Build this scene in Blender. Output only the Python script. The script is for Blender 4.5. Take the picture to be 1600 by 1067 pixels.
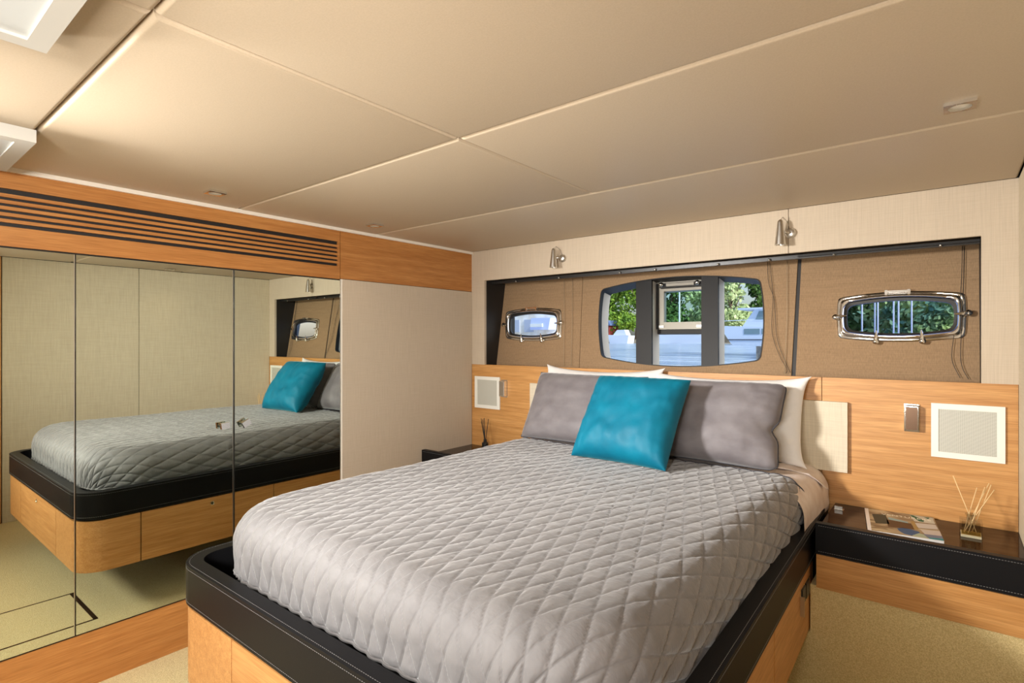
import bpy, bmesh, math, random
from mathutils import Vector, Matrix, noise
from mathutils.geometry import tessellate_polygon
random.seed(7)
PI = math.pi
scn = bpy.context.scene
for o in list(bpy.data.objects):
    bpy.data.objects.remove(o)
C = scn.collection
# ------------------------------------------------------------------ camera
cd = bpy.data.cameras.new('camera'); cam = bpy.data.objects.new('camera', cd); C.objects.link(cam)
cd.sensor_width = 36; cd.lens = 19.23; cd.shift_y = -0.0016; cd.clip_start = 0.02; cd.clip_end = 600
cam.location = (0, 0, 0); cam.rotation_euler = (PI/2, 0, math.radians(38.67))
scn.camera = cam
# ------------------------------------------------------------------ view, world, sun, lights
scn.view_settings.view_transform = 'Standard'; scn.view_settings.look = 'None'
scn.view_settings.exposure = -0.32; scn.view_settings.gamma = 1; scn.view_settings.use_curve_mapping = False
scn.cycles.max_bounces = 10; scn.cycles.diffuse_bounces = 5; scn.cycles.glossy_bounces = 5
scn.cycles.transmission_bounces = 8; scn.cycles.transparent_max_bounces = 12
scn.cycles.caustics_reflective = True; scn.cycles.blur_glossy = 0.6
scn.cycles.sample_clamp_indirect = 8
w = bpy.data.worlds.new('sky'); scn.world = w; w.use_nodes = True
nt = w.node_tree; nt.nodes.clear()
st = nt.nodes.new('ShaderNodeTexSky'); st.sky_type = 'NISHITA'; st.sun_disc = False
st.sun_elevation = math.radians(42); st.sun_rotation = math.radians(75); st.air_density = 1.0; st.dust_density = 3
bg = nt.nodes.new('ShaderNodeBackground'); bg.inputs['Strength'].default_value = 0.30
wo = nt.nodes.new('ShaderNodeOutputWorld')
nt.links.new(st.outputs[0], bg.inputs[0]); nt.links.new(bg.outputs[0], wo.inputs[0])

def light(name, kind, loc, target, energy, color, **kw):
    l = bpy.data.lights.new(name, kind); l.energy = energy; l.color = color
    for k, v in kw.items(): setattr(l, k, v)
    o = bpy.data.objects.new(name, l); C.objects.link(o); o.location = loc
    o.rotation_euler = (Vector(target)-Vector(loc)).to_track_quat('-Z', 'Y').to_euler()
    return o
light('sun', 'SUN', (20, -5, 17), (0, 0, 0), 5.0, (1.0, .95, .86), angle=math.radians(.6))
light('key_lamp', 'AREA', (-.10, -.85, .16), (-2.5, .95, -.35), 34, (1.0, .965, .92), shape='RECTANGLE', size=.34, size_y=.34, spread=math.radians(100))
light('side_fill', 'AREA', (-2.22, -.42, .50), (-.40, 2.85, -.28), 36, (1.0, .965, .92), shape='RECTANGLE', size=.30, size_y=.30, spread=math.radians(74))  # added unseen area light, brightens headboard and bed from the left
light('overhead_fill', 'AREA', (-1.80, -.10, .55), (-1.45, 1.1, -.7), 5, (1.0, .975, .95), shape='RECTANGLE', size=.5, size_y=.3)  # unseen overhead light added to lift the bed top
light('floor_fill', 'AREA', (-2.0, -.95, .30), (-2.2, .5, -1.36), 8, (1.0, .97, .93), shape='RECTANGLE', size=.5, size_y=.3, spread=math.radians(90))  # added light for the carpet beside the wardrobe
light('ceiling_fill', 'AREA', (-.6, -.9, -.35), (-.6, 1.7, .62), 20, (1.0, .94, .86), shape='RECTANGLE', size=.7, size_y=.5, spread=math.radians(110))  # unseen upward light, added to brighten the ceiling

# ------------------------------------------------------------------ helpers
ROOMZ = -1.365
def P(o):
    v = Vector((0, 0, 0))
    while o: v += o.location; o = o.parent
    return v
def link(name, me, m=None, parent=None, smooth=False):
    o = bpy.data.objects.new(name, me); C.objects.link(o)
    if m:
        for k in (m if isinstance(m, (list, tuple)) else [m]): me.materials.append(k)
    if parent:
        me.transform(Matrix.Translation(-P(parent))); o.parent = parent
    if smooth:
        for p in me.polygons: p.use_smooth = True
    return o
def obj(name, bm, m=None, parent=None, smooth=False, bev=0, seg=2, auto=None):
    if bev:
        es = [e for e in bm.edges if len(e.link_faces) == 2 and e.calc_face_angle(0) > .6]
        bmesh.ops.bevel(bm, geom=es, offset=bev, segments=seg, profile=.6, affect='EDGES', clamp_overlap=True)
    bmesh.ops.recalc_face_normals(bm, faces=bm.faces)
    me = bpy.data.meshes.new(name); bm.to_mesh(me); bm.free()
    if auto is not None:
        for p in me.polygons: p.use_smooth = True
        me.update()
        b2 = bmesh.new(); b2.from_mesh(me)
        for e in b2.edges:
            if len(e.link_faces) == 2 and e.calc_face_angle(0) > auto: e.smooth = False
        b2.to_mesh(me); b2.free()
    return link(name, me, m, parent, smooth)
def thing(name, label, cat, loc=(0, 0, 0), group=None):
    o = bpy.data.objects.new(name, None); C.objects.link(o); o.location = loc; o.empty_display_size = .05
    o['label'] = label; o['category'] = cat
    if group: o['group'] = group
    return o
def tag(o, label, cat, group=None, kind=None):
    if label: o['label'] = label
    if cat: o['category'] = cat
    if group: o['group'] = group
    if kind: o['kind'] = kind
    return o
def struct(name, bm, m, parent=None, **k):
    o = obj(name, bm, m, parent, **k)
    if not parent: o['kind'] = 'structure'
    return o
def box(x0, x1, y0, y1, z0, z1, bm=None):
    bm = bm or bmesh.new()
    vs = [bm.verts.new((x, y, z)) for x in (x0, x1) for y in (y0, y1) for z in (z0, z1)]
    for f in ((0, 1, 3, 2), (4, 6, 7, 5), (0, 4, 5, 1), (2, 3, 7, 6), (0, 2, 6, 4), (1, 5, 7, 3)):
        bm.faces.new([vs[i] for i in f])
    return bm
def boxr(c, ax, bm=None):
    """oriented box: c centre, ax three half axis vectors"""
    bm = bm or bmesh.new(); c = Vector(c); ax = [Vector(a) for a in ax]
    vs = [bm.verts.new(c+ax[0]*i+ax[1]*j+ax[2]*k) for i in (-1, 1) for j in (-1, 1) for k in (-1, 1)]
    for f in ((0, 1, 3, 2), (4, 6, 7, 5), (0, 4, 5, 1), (2, 3, 7, 6), (0, 2, 6, 4), (1, 5, 7, 3)):
        bm.faces.new([vs[i] for i in f])
    return bm
def tube(pts, r, n=8, closed=False, bm=None, cap=True):
    bm = bm or bmesh.new(); pts = [Vector(p) for p in pts]; N = len(pts)
    rr = r if isinstance(r, (list, tuple)) else [r]*N
    rings = []; prev = None
    for i, p in enumerate(pts):
        a = pts[(i-1) % N] if (closed or i > 0) else p
        b = pts[(i+1) % N] if (closed or i < N-1) else p
        t = (b-a).normalized()
        if prev is None:
            u = t.orthogonal().normalized()
        else:
            u = (prev-t*prev.dot(t)).normalized()
        prev = u; v = t.cross(u)
        rings.append([bm.verts.new(p+(u*math.cos(k*2*PI/n)+v*math.sin(k*2*PI/n))*rr[i]) for k in range(n)])
    for i in range(N if closed else N-1):
        A, B = rings[i], rings[(i+1) % N]
        for k in range(n): bm.faces.new((A[k], A[(k+1) % n], B[(k+1) % n], B[k]))
    if cap and not closed:
        bm.faces.new(rings[0][::-1]); bm.faces.new(rings[-1])
    return bm
def lathe(prof, c, axis=(0, 0, 1), n=24, bm=None):
    """prof: list of (radius, height along axis)"""
    bm = bm or bmesh.new(); c = Vector(c); a = Vector(axis).normalized(); u = a.orthogonal().normalized(); v = a.cross(u)
    rings = []
    for r, h in prof:
        if r < 1e-6: rings.append([bm.verts.new(c+a*h)])
        else: rings.append([bm.verts.new(c+a*h+(u*math.cos(k*2*PI/n)+v*math.sin(k*2*PI/n))*r) for k in range(n)])
    for A, B in zip(rings, rings[1:]):
        for k in range(n):
            q = [A[k % len(A)], A[(k+1) % n % len(A)], B[(k+1) % n % len(B)], B[k % len(B)]]
            q = list(dict.fromkeys(q))
            if len(q) > 2: bm.faces.new(q)
    return bm
def prism(loops, f, d0, d1, bm=None):
    """outer loop + holes in 2-D, mapped by f(a, b, depth) to 3-D, extruded from d0 to d1"""
    bm = bm or bmesh.new()
    flat = [Vector((a, b, 0)) for l in loops for a, b in l]
    tris = tessellate_polygon([[Vector((a, b, 0)) for a, b in l] for l in loops])
    F = [bm.verts.new(f(p.x, p.y, d0)) for p in flat]; B = [bm.verts.new(f(p.x, p.y, d1)) for p in flat]
    for t in tris:
        try: bm.faces.new([F[i] for i in t]); bm.faces.new([B[i] for i in t][::-1])
        except ValueError: pass
    k = 0
    for l in loops:
        n = len(l)
        for i in range(n):
            j = (i+1) % n
            bm.faces.new((F[k+i], F[k+j], B[k+j], B[k+i]))
        k += n
    return bm
def ring(la, lb, f, d0, d1, bm=None):
    """band between two equal-length loops"""
    bm = bm or bmesh.new(); n = len(la)
    R = [[bm.verts.new(f(a, b, d)) for a, b in l] for l, d in ((la, d0), (lb, d0), (lb, d1), (la, d1))]
    for q in range(4):
        A, B = R[q], R[(q+1) % 4]
        for i in range(n): bm.faces.new((A[i], A[(i+1) % n], B[(i+1) % n], B[i]))
    return bm

# ------------------------------------------------------------------ materials
def mat(name, col=(.5, .5, .5), rough=.5, metal=0, spec=.5, **kw):
    m = bpy.data.materials.new(name); m.use_nodes = True; b = m.node_tree.nodes['Principled BSDF']
    b.inputs['Base Color'].default_value = (*col, 1); b.inputs['Roughness'].default_value = rough
    b.inputs['Metallic'].default_value = metal; b.inputs['Specular IOR Level'].default_value = spec
    for k, v in kw.items(): b.inputs[k.replace('_', ' ')].default_value = v
    return m
def sub(m, scale=(1, 1, 1), nscale=5, detail=4, c0=None, c1=None, p0=.35, p1=.65, bump=0, dist=.01, rough=.5, distort=0, kind='noise'):
    """procedural layer: stretched noise to colour and bump"""
    t = m.node_tree; b = t.nodes['Principled BSDF']
    tc = t.nodes.new('ShaderNodeTexCoord'); mp = t.nodes.new('ShaderNodeMapping'); mp.inputs['Scale'].default_value = scale
    nz = t.nodes.new('ShaderNodeTexNoise'); nz.inputs['Scale'].default_value = nscale; nz.inputs['Detail'].default_value = detail
    nz.inputs['Roughness'].default_value = rough; nz.inputs['Distortion'].default_value = distort
    t.links.new(tc.outputs['Object'], mp.inputs[0]); t.links.new(mp.outputs[0], nz.inputs['Vector'])
    if c0:
        r = t.nodes.new('ShaderNodeValToRGB'); r.color_ramp.elements[0].position = p0; r.color_ramp.elements[1].position = p1
        r.color_ramp.elements[0].color = (*c0, 1); r.color_ramp.elements[1].color = (*c1, 1)
        t.links.new(nz.outputs[0], r.inputs[0])
        cur = b.inputs['Base Color'].links
        if cur:
            mx = t.nodes.new('ShaderNodeMix'); mx.data_type = 'RGBA'; mx.blend_type = 'MULTIPLY'; mx.inputs[0].default_value = 1
            t.links.new(cur[0].from_socket, mx.inputs[6]); t.links.new(r.outputs[0], mx.inputs[7]); t.links.new(mx.outputs[2], b.inputs['Base Color'])
        else: t.links.new(r.outputs[0], b.inputs['Base Color'])
    if bump:
        bp = t.nodes.new('ShaderNodeBump'); bp.inputs['Strength'].default_value = bump; bp.inputs['Distance'].default_value = dist
        cur = b.inputs['Normal'].links
        if cur: t.links.new(cur[0].from_socket, bp.inputs['Normal'])
        t.links.new(nz.outputs[0], bp.inputs['Height']); t.links.new(bp.outputs[0], b.inputs['Normal'])
    return m
def wood(name, c0, c1, axis, rough=.42):
    m = mat(name, c1, rough)
    s = [22, 22, 22]; s[axis] = .9
    sub(m, s, 2.2, 5, c0, c1, .3, .7, distort=.6)
    s = [160, 160, 160]; s[axis] = 5
    sub(m, s, 2.0, 2, (.80, .76, .72), (1, 1, 1), .35, .62, bump=.12, dist=.0008)
    return m
def linen(name, col, k=.90, rough=.85, dens=210, bump=.3):
    m = mat(name, col, rough, spec=.25)
    d = tuple(c*k for c in col)
    sub(m, (dens, dens, 5), 1.6, 3, d, col, .3, .65, bump=bump, dist=.0006)
    sub(m, (5, 5, dens), 1.6, 3, (k+.06, k+.05, k+.04), (1, 1, 1), .3, .6, bump=bump, dist=.0006)
    return m
WC0, WC1 = (.48, .225, .062), (.63, .335, .115)
M = {}
M['oak_x'] = wood('oak_grain_x', WC0, WC1, 0); M['oak_y'] = wood('oak_grain_y', (.42, .165, .040), (.54, .245, .070), 1)
M['oak_dx'] = wood('oak_drawers_x', (.52, .24, .075), (.66, .34, .12), 0); M['oak_dy'] = wood('oak_drawers_y', (.52, .24, .075), (.66, .34, .12), 1)
M['gap'] = mat('dark_gap', (.012, .008, .006), .7)
M['linen'] = linen('wall_linen', (.56, .47, .36)); M['linen_pad'] = linen('pad_linen', (.68, .60, .46), .86)
M['linen_r'] = linen('side_linen', (.66, .57, .42), .86)
M['brown'] = linen('brown_shade_fabric', (.33, .215, .12), .78, dens=230, bump=.4)
M['ceil'] = sub(mat('ceiling_vinyl', (.60, .50, .38), .45, spec=.3), (1, 1, 1), 260, 3, (.54, .44, .315), (.575, .47, .345), bump=.10, dist=.0006)
M['ivory'] = mat('ivory_trim', (.80, .74, .64), .4)
M['white'] = mat('white_paint', (.82, .83, .80), .35); M['offwhite'] = mat('ivory_paint', (.80, .79, .72), .4)
M['hatchwhite'] = mat('hatch_offwhite', (.52, .50, .45), .4); M['panelwhite'] = mat('white_diffuser', (.56, .58, .57), .4)
M['leather'] = sub(mat('black_leather', (.008, .008, .009), .40, spec=.12), (1, 1, 1), 420, 3, bump=.25, dist=.0005)
M['brownleather'] = M['leather']
M['stitch'] = mat('pale_thread', (.20, .20, .20), .6)
M['carpet'] = sub(mat('cream_carpet', (.66, .52, .27), .95, spec=.1, Sheen_Weight=.2), (1, 1, 1), 300, 4, (.56, .43, .19), (.82, .69, .37), .3, .7, bump=.9, dist=.004)
M['chrome'] = mat('polished_chrome', (.84, .84, .83), .08, 1); M['steel'] = mat('brushed_steel', (.62, .60, .56), .28, 1)
M['bronze'] = mat('dark_bronze', (.10, .055, .03), .25, .6)
M['charcoal'] = mat('charcoal_frame', (.018, .0175, .0175), .5, spec=.25); M['greyreveal'] = mat('grey_reveal', (.62, .60, .54), .5)
M['dark'] = mat('dark_lining', (.012, .010, .009), .6); M['blackp'] = mat('black_plastic', (.012, .011, .010), .35)
mm = mat('mirror_silver', (.67, .715, .64), 0.0, 1); M['mirror'] = mm
M['gloss'] = mat('dark_gloss_veneer', (.020, .006, .003), .06, spec=.16)
sv = mat('grey_velvet', (.30, .275, .27), .60, spec=.3, Sheen_Weight=.55, Sheen_Roughness=.35)
sub(sv, (1, 1, 1), 11, 4, (.155, .150, .152), (.195, .189, .190), .3, .7); sub(sv, (1, 2.2, 1), 70, 4, bump=.35, dist=.003); M['quilt'] = sv
cv = mat('grey_cushion_velvet', (.20, .18, .185), .62, spec=.3, Sheen_Weight=.6, Sheen_Roughness=.35)
sub(cv, (1, 1, 1.6), 9, 4, (.145, .130, .138), (.20, .183, .190), .32, .68); sub(cv, (1, 1, 1), 30, 3, bump=.2, dist=.006); M['cushion'] = cv
tv = mat('teal_velvet', (.0, .16, .20), .55, spec=.25, Sheen_Weight=.25, Sheen_Roughness=.3)
tv.node_tree.nodes['Principled BSDF'].inputs['Sheen Tint'].default_value = (.2, .85, 1, 1)
sub(tv, (1, 1, 1.4), 8, 4, (.0, .115, .19), (.0, .155, .245), .3, .7); sub(tv, (1, 1, 1), 26, 3, bump=.2, dist=.006); M['teal'] = tv
M['pillow'] = sub(mat('white_cotton', (.80, .78, .76), .8, spec=.2), (1, 1, 1), 14, 4, bump=.35, dist=.012)
M['sheet'] = sub(mat('pale_rose_cotton', (.72, .60, .55), .8, spec=.2), (1, 1, 1), 16, 3, (.72, .62, .57), (.82, .74, .70), bump=.3, dist=.01)
M['piping'] = mat('dark_piping', (.05, .05, .06), .7)
M['reed'] = mat('pale_reed', (.78, .55, .28), .7); M['blackreed'] = mat('black_reed', (.012, .011, .011), .7)
M['grille'] = mat('speaker_grille', (.56, .55, .48), .5)
t = M['grille'].node_tree; b = t.nodes['Principled BSDF']
tc = t.nodes.new('ShaderNodeTexCoord'); vo = t.nodes.new('ShaderNodeTexVoronoi'); vo.inputs['Scale'].default_value = 330; vo.inputs['Randomness'].default_value = 0
rp = t.nodes.new('ShaderNodeValToRGB'); rp.color_ramp.elements[0].position = .28; rp.color_ramp.elements[1].position = .42
rp.color_ramp.elements[0].color = (.20, .20, .17, 1); rp.color_ramp.elements[1].color = (.66, .65, .57, 1)
t.links.new(tc.outputs['Object'], vo.inputs['Vector']); t.links.new(vo.outputs['Distance'], rp.inputs[0]); t.links.new(rp.outputs[0], b.inputs['Base Color'])
def glass(name, tint=(1, 1, 1), refl=.08):
    m = bpy.data.materials.new(name); m.use_nodes = True; t = m.node_tree; t.nodes.clear()
    a = t.nodes.new('ShaderNodeBsdfTransparent'); a.inputs[0].default_value = (*tint, 1)
    g = t.nodes.new('ShaderNodeBsdfGlossy'); g.inputs['Roughness'].default_value = 0.02
    x = t.nodes.new('ShaderNodeMixShader'); lw = t.nodes.new('ShaderNodeLayerWeight'); lw.inputs[0].default_value = refl
    o = t.nodes.new('ShaderNodeOutputMaterial')
    # the exit face of the sheet does not reflect a second time
    ge = t.nodes.new('ShaderNodeNewGeometry'); ml = t.nodes.new('ShaderNodeMath'); ml.operation = 'MULTIPLY_ADD'
    mu = t.nodes.new('ShaderNodeMath'); mu.operation = 'MULTIPLY'; ml.inputs[1].default_value = -1; ml.inputs[2].default_value = 1
    t.links.new(ge.outputs['Backfacing'], ml.inputs[0]); t.links.new(ml.outputs[0], mu.inputs[0]); t.links.new(lw.outputs['Fresnel'], mu.inputs[1])
    t.links.new(mu.outputs[0], x.inputs[0]); t.links.new(a.outputs[0], x.inputs[1]); t.links.new(g.outputs[0], x.inputs[2]); t.links.new(x.outputs[0], o.inputs[0])
    return m
M['glass'] = glass('window_glass', (.93, .97, 1.0)); M['glass_mid'] = glass('hatch_glass', (.80, .92, .92), .12)
M['glassblue'] = glass('bluish_porthole_glass', (.74, .80, .98), .16)
M['bottle'] = mat('clear_bottle_glass', (1, 1, 1), .02, Transmission_Weight=1.0, IOR=1.45)
M['oil'] = mat('amber_oil', (.95, .80, .50), .02, Transmission_Weight=1.0, IOR=1.38)
M['bottleglass'] = glass('clear_bottle_walls', (.84, .84, .82), .5)
M['oil'] = glass('amber_oil', (.96, .90, .70), .2)
M['basecl'] = mat('glass_base', (.78, .70, .50), .15, spec=.8)
M['lens'] = mat('frosted_lens', (.75, .70, .60), .35)

XL, XR, YW, ZF, ZC = -2.647, .2066, 2.85, ROOMZ, .62
YB = -1.15
# ------------------------------------------------------------------ room shell
fl = struct('floor', box(XL-.1, XR+.1, YB-.1, YW+.1, ZF-.06, ZF), M['carpet'])
# recessed metal strips round the floor hatch
for nm, a in (('hatch_strip', (-2.03, -1.60, .808, .826)), ('hatch_strip', (-2.035, -2.03+.003, .1, .826)), ('hatch_strip', (-1.606, -1.60, .1, .826))):
    obj(nm, box(a[0], a[1], a[2], a[3], ZF-.004, ZF+.002), M['bronze'], fl)
ce = struct('ceiling', box(XL-.1, XR+.1, YB-.1, YW+.1, .652, .70), M['gap'])
ys = [YB, .387, 1.219, 2.022, YW]; xs = [XL, -1.187, XR]
def pad_panel(x0, x1, y0, y1, name='ceiling_panel'):
    g = .0013; x0 += g; x1 -= g; y0 += g; y1 -= g
    bm = bmesh.new()
    # soft quarter-round edge, 5 steps
    R = .014; loops = []
    for k in range(7):
        a = k/6*PI/2
        i = R*(1-math.sin(a)); z = ZC+R*(1-math.cos(PI/2-a)) if False else ZC+R*(1-math.sin(PI/2-(PI/2-a)))
        inset = R*(1-math.cos(a)) ; zz = ZC+R*(1-math.sin(a))
        loops.append((inset, zz))
    rings = []
    rings.append([bm.verts.new(p) for p in ((x0, y0, .652), (x1, y0, .652), (x1, y1, .652), (x0, y1, .652))])
    for i, z in loops:
        rings.append([bm.verts.new(p) for p in ((x0+i, y0+i, z), (x1-i, y0+i, z), (x1-i, y1-i, z), (x0+i, y1-i, z))])
    for A, B in zip(rings, rings[1:]):
        for k in range(4): bm.faces.new((A[k], A[(k+1) % 4], B[(k+1) % 4], B[k]))
    bm.faces.new(rings[-1])
    return obj(name, bm, M['ceil'], ce, auto=.5)
for j in range(3):
    for i in range(2): pad_panel(xs[i], xs[i+1], ys[j], ys[j+1])
pad_panel(XL, XR, ys[3], ys[4])

# left wall: backing, oak header, fabric panel
wl = struct('wall_left', box(XL-.1, XL-.012, YB-.1, YW+.3, ZF, .652), M['dark'])
T = .012
obj('oak_header', box(XL-T, XL, YB, 1.776, .545, .606), M['oak_y'], wl, bev=.001, seg=1)
obj('oak_header', box(XL-T, XL, YB, 1.776, .337, .408), M['oak_y'], wl, bev=.001, seg=1)
obj('oak_header', box(XL-T, XL, 1.780, YW, .341, .606), M['oak_y'], wl, bev=.001, seg=1)
obj('oak_header', box(XL-T, XL, 1.765, 1.776, .408, .545), M['oak_y'], wl)
obj('fabric_panel', box(XL-T, XL+.004, 1.79, YW-.003, ZF, .338), M['linen'], wl, bev=.003)
obj('edge_strip', box(XL-T, XL+.006, 1.782, 1.7895, ZF, .338), M['ivory'], wl, bev=.001, seg=1)
struct('trim_1', box(XL-.005, XL+.012, YB, YW, .604, .6225), M['ivory'], bev=.002)
av = thing('air_vent', 'long horizontal slatted oak air vent above the mirrored doors', 'air vent', (XL, .3, .408))
obj('duct', box(XL-.05, XL-.03, YB, 1.765, .408, .545), M['gap'], av)
for k in range(5):
    z = .4225+k*.0227
    obj('slat', box(XL-.018, XL-.001, YB, 1.765, z, z+.0125), M['oak_y'], av, bev=.0015, seg=1)
# wardrobe
wd = thing('wardrobe', 'built-in wardrobe with tall mirrored doors along the left wall', 'wardrobe', (XL, .6, ZF))
obj('oak_plinth', box(XL-T, XL, YB, 1.776, ZF, -1.153), M['oak_y'], wd, bev=.001, seg=1)
obj('frame', box(XL-T, XL-.006, YB, 1.781, -1.153, .337), M['blackp'], wd)
def knob(y, rz, par):
    bm = bmesh.new(); lathe([(0, 0), (.011, 0), (.011, .016), (.006, .018), (0, .018)], (XL, y, -.398), (1, 0, 0), 16, bm)
    boxr((XL+.024, y, -.398), ((.007, 0, 0), Vector((0, math.cos(rz), math.sin(rz)))*.019, Vector((0, -math.sin(rz), math.cos(rz)))*.014), bm)
    k = obj('door_knob', bm, M['chrome'], par, bev=.003); k['label'] = 'small polished chrome pull'
edges = [(-.590, .0075), (.0125, .596), (.6, 1.1955), (1.203, 1.779)]
for n, (a, b2) in enumerate(edges):
    d = obj('mirror_door', box(XL-.006, XL+.001, a, b2, -1.146, .330), M['mirror'], wd)
    if n == 2: knob(1.149, .1, d)
    if n == 3: knob(1.247, .5, d)
    obj('glass_edge', box(XL-.005, XL+.0013, b2-.0025, b2, -1.146, .330), M['steel'], d)
# right wall
wr = struct('wall_right', box(XR+.012, XR+.1, YB-.1, YW+.02, ZF, .652), M['dark'])
obj('fabric_panel', box(XR, XR+.02, .806, 1.6825, ZF, .618), M['linen_r'], wr, bev=.003)
obj('fabric_panel', box(XR, XR+.02, 1.6875, YW-.001, ZF, .618), M['linen_r'], wr, bev=.003)
obj('oak_panel', box(XR-.004, XR+.02, -.05, .800, ZF, .618), M['oak_dy'], wr, bev=.002)
obj('fabric_panel', box(XR, XR+.02, YB, -.06, ZF, .618), M['linen_r'], wr)
wb = struct('wall_back', box(XL-.1, XR+.1, YB-.1, YB, ZF, .652), M['linen_r'])
# headboard wall: fabric frame around the window recess
NX0, NX1, NZ0, NZ1 = -2.526, .0975, -.172, .412
wh = struct('wall_head', box(XL-.1, XR+.1, YW+.03, YW+.16, ZF, NZ0-.012), M['dark'])
obj('fabric_panel', box(XL, -.600, YW, YW+.02, NZ1, .6215), M['linen'], wh)
obj('fabric_panel', box(-.597, XR, YW, YW+.02, NZ1, .6215), M['linen'], wh)
obj('fabric_panel', box(XL, NX0, YW, YW+.02, NZ0, NZ1), M['linen'], wh)
obj('fabric_panel', box(NX1, XR, YW, YW+.02, NZ0, NZ1), M['linen'], wh)
obj('recess_lining', box(XL-.1, NX0, YW+.02, YW+.34, NZ0-.03, .652), M['dark'], wh)
obj('recess_lining', box(NX1, XR+.1, YW+.02, YW+.245, NZ0-.03, .652), M['dark'], wh)
obj('recess_lining', box(NX0, NX1, YW+.02, YW+.34, NZ1+.004, .652), M['dark'], wh)
obj('recess_sill', box(NX0, NX1, YW+.02, YW+.34, NZ0-.03, NZ0-.006), M['dark'], wh)
# tilted hull plane behind the recess
def H(x, z, d=0.0):
    """(x, z) as seen on the plane y = 3.03 carried on to the hull lining, which leans outwards"""
    k = .17; t_ = (3.03-.12*k)/(3.03-k*z); v = Vector((x, 3.03, z))*t_
    nrm = Vector((0, 1, -k)).normalized(); return v+nrm*d
def barrel(cx, cz, a, he, hm, bs, n=14, cut=.02):
    """bowed rectangle with rounded corners"""
    pts = []
    cs = [(-1, -1), (1, -1), (1, 1), (-1, 1)]
    def edge(k, t):
        if k == 0: x = -a+2*a*t; return (x, -(he+(hm-he)*(1-(x/a)**2)))
        if k == 1: z = -he+2*he*t; return (a+bs*(1-(z/he)**2), z)
        if k == 2: x = a-2*a*t; return (x, (he+(hm-he)*(1-(x/a)**2)))
        z = he-2*he*t; return (-a-bs*(1-(z/he)**2), z)
    for k in range(4):
        L = 2*a if k % 2 == 0 else 2*he; c = min(.45, cut/L)
        for i in range(n+1): pts.append(edge(k, c+(1-2*c)*i/n))
        p0 = edge(k, 1-c); pc = edge(k, 1); k2 = (k+1) % 4; L2 = 2*a if k2 % 2 == 0 else 2*he; p1 = edge(k2, min(.45, cut/L2))
        for i in range(1, 5):
            s = i/5; pts.append(tuple((1-s)**2*p0[j]+2*s*(1-s)*pc[j]+s*s*p1[j] for j in (0, 1)))
    return [(cx+p[0], cz+p[1]) for p in pts]
WIN = barrel(-1.238, .104, .468, .212, .258, .020, cut=.025)
PR = dict(cx=-.184, cz=.104); PL = dict(cx=-2.240, cz=.104)
def pring(c, grow): return barrel(c['cx'], c['cz'], .202+grow, .065+grow*.95, .084+grow*.95, .006, cut=.024)
wn = struct('wall_hull', prism([[(-2.75, -.30), (.35, -.30), (.35, .60), (-2.75, .60)], WIN, pring(PR, .13), pring(PL, .13)], H, .013, .125), M['greyreveal'])
sT, sB = .436, -.188
def hullpanel(x0t, x1t, x0b, x1b, hole, nm='fabric_panel'):
    return obj(nm, prism([[(x0b, sB), (x1b, sB), (x1t, sT), (x0t, sT)], hole], H, 0, .0125), M['brown'], wn)
hullpanel(-2.70, -1.8415, -2.70, -1.8705, pring(PL, .004)).data.name = 'shade'
hullpanel(-1.8385, -.592, -1.8675, -.624, WIN)
hullpanel(-.575, .30, -.604, .30, pring(PR, .004))
obj('seam_channel', prism([[(-.624, sB), (-.604, sB), (-.575, sT), (-.592, sT)]], H, .006, .0125), M['dark'], wn)
obj('seam_channel', prism([[(-1.8705, sB), (-1.8675, sB), (-1.8385, sT), (-1.8415, sT)]], H, .006, .0125), M['dark'], wn)
# shade rail with little eyelets
sr = thing('window_shade', 'raised shade with black rail and hanging cords along the window recess top', 'window shade', (-1.2, 2.9, .40))
obj('rail', box(NX0+.002, NX1-.002, 2.925, 2.955, .392, .411), M['blackp'], sr, bev=.003)
obj('track', box(-.57, NX1-.002, 2.905, 2.918, .398, .408), M['charcoal'], sr, bev=.002)
for x in (-2.3, -1.95, -1.52, -1.3, -.95, -.70, -.42, -.03):
    obj('eyelet', lathe([(0, 0), (.006, .002), (.006, .008), (0, .012)], (x, 2.922, .397), (0, -1, 0), 10), M['steel'], sr, smooth=True)
# big window
w1 = bpy.data.objects.new('window_1', None); C.objects.link(w1); w1.location = (-1.24, 3.05, -.15); w1['kind'] = 'structure'
def scale(l, k): 
    cx = -1.238; cz = .104
    return [(cx+(x-cx)*(1-k/.47), cz+(z-cz)*(1-k/.24)) for x, z in l]
obj('rim', ring(WIN, scale(WIN, .005), H, -.004, .03), M['charcoal'], w1, auto=.6)
# shade on the grey upper reveal, painted as a charcoal strip along the top edge
ni = [i for i, p in enumerate(WIN) if p[1] > .104+.20]
topl = [WIN[i] for i in ni]
topl.sort(key=lambda p: p[0])
obj('reveal_shade', prism([[(x, z-.004) for x, z in topl]+[(x, z+.012) for x, z in reversed(topl)]], H, .002, .12), M['charcoal'], w1)
def zt(x): return .104+.212+.046*(1-((x+1.238)/.468)**2)
def zb(x): return .104-.212-.046*(1-((x+1.238)/.468)**2)
for a, b2 in ((-1.471, -1.372), (-1.078, -.986)):
    ml = obj('mullion', prism([[(a, zb(a)), (b2, zb(b2)), (b2, zt(b2)), (a, zt(a))]], H, 0.0, .018), M['charcoal'], w1, bev=.002)
    obj('mullion_side', prism([[(a+.004, zb(a)), (b2-.003, zb(b2)), (b2-.003, zt(b2)), (a+.004, zt(a))]], H, .018, .12), M['greyreveal'], ml)
    
for a, b2, gm in ((-1.78, -1.46, 'glass'), (-1.39, -1.06, 'glass'), (-1.0, -.70, 'glass')):
    obj('pane', prism([[(a, -.20), (b2, -.20), (b2, .42), (a, .42)]], H, .122, .124), M[gm], w1)
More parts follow.
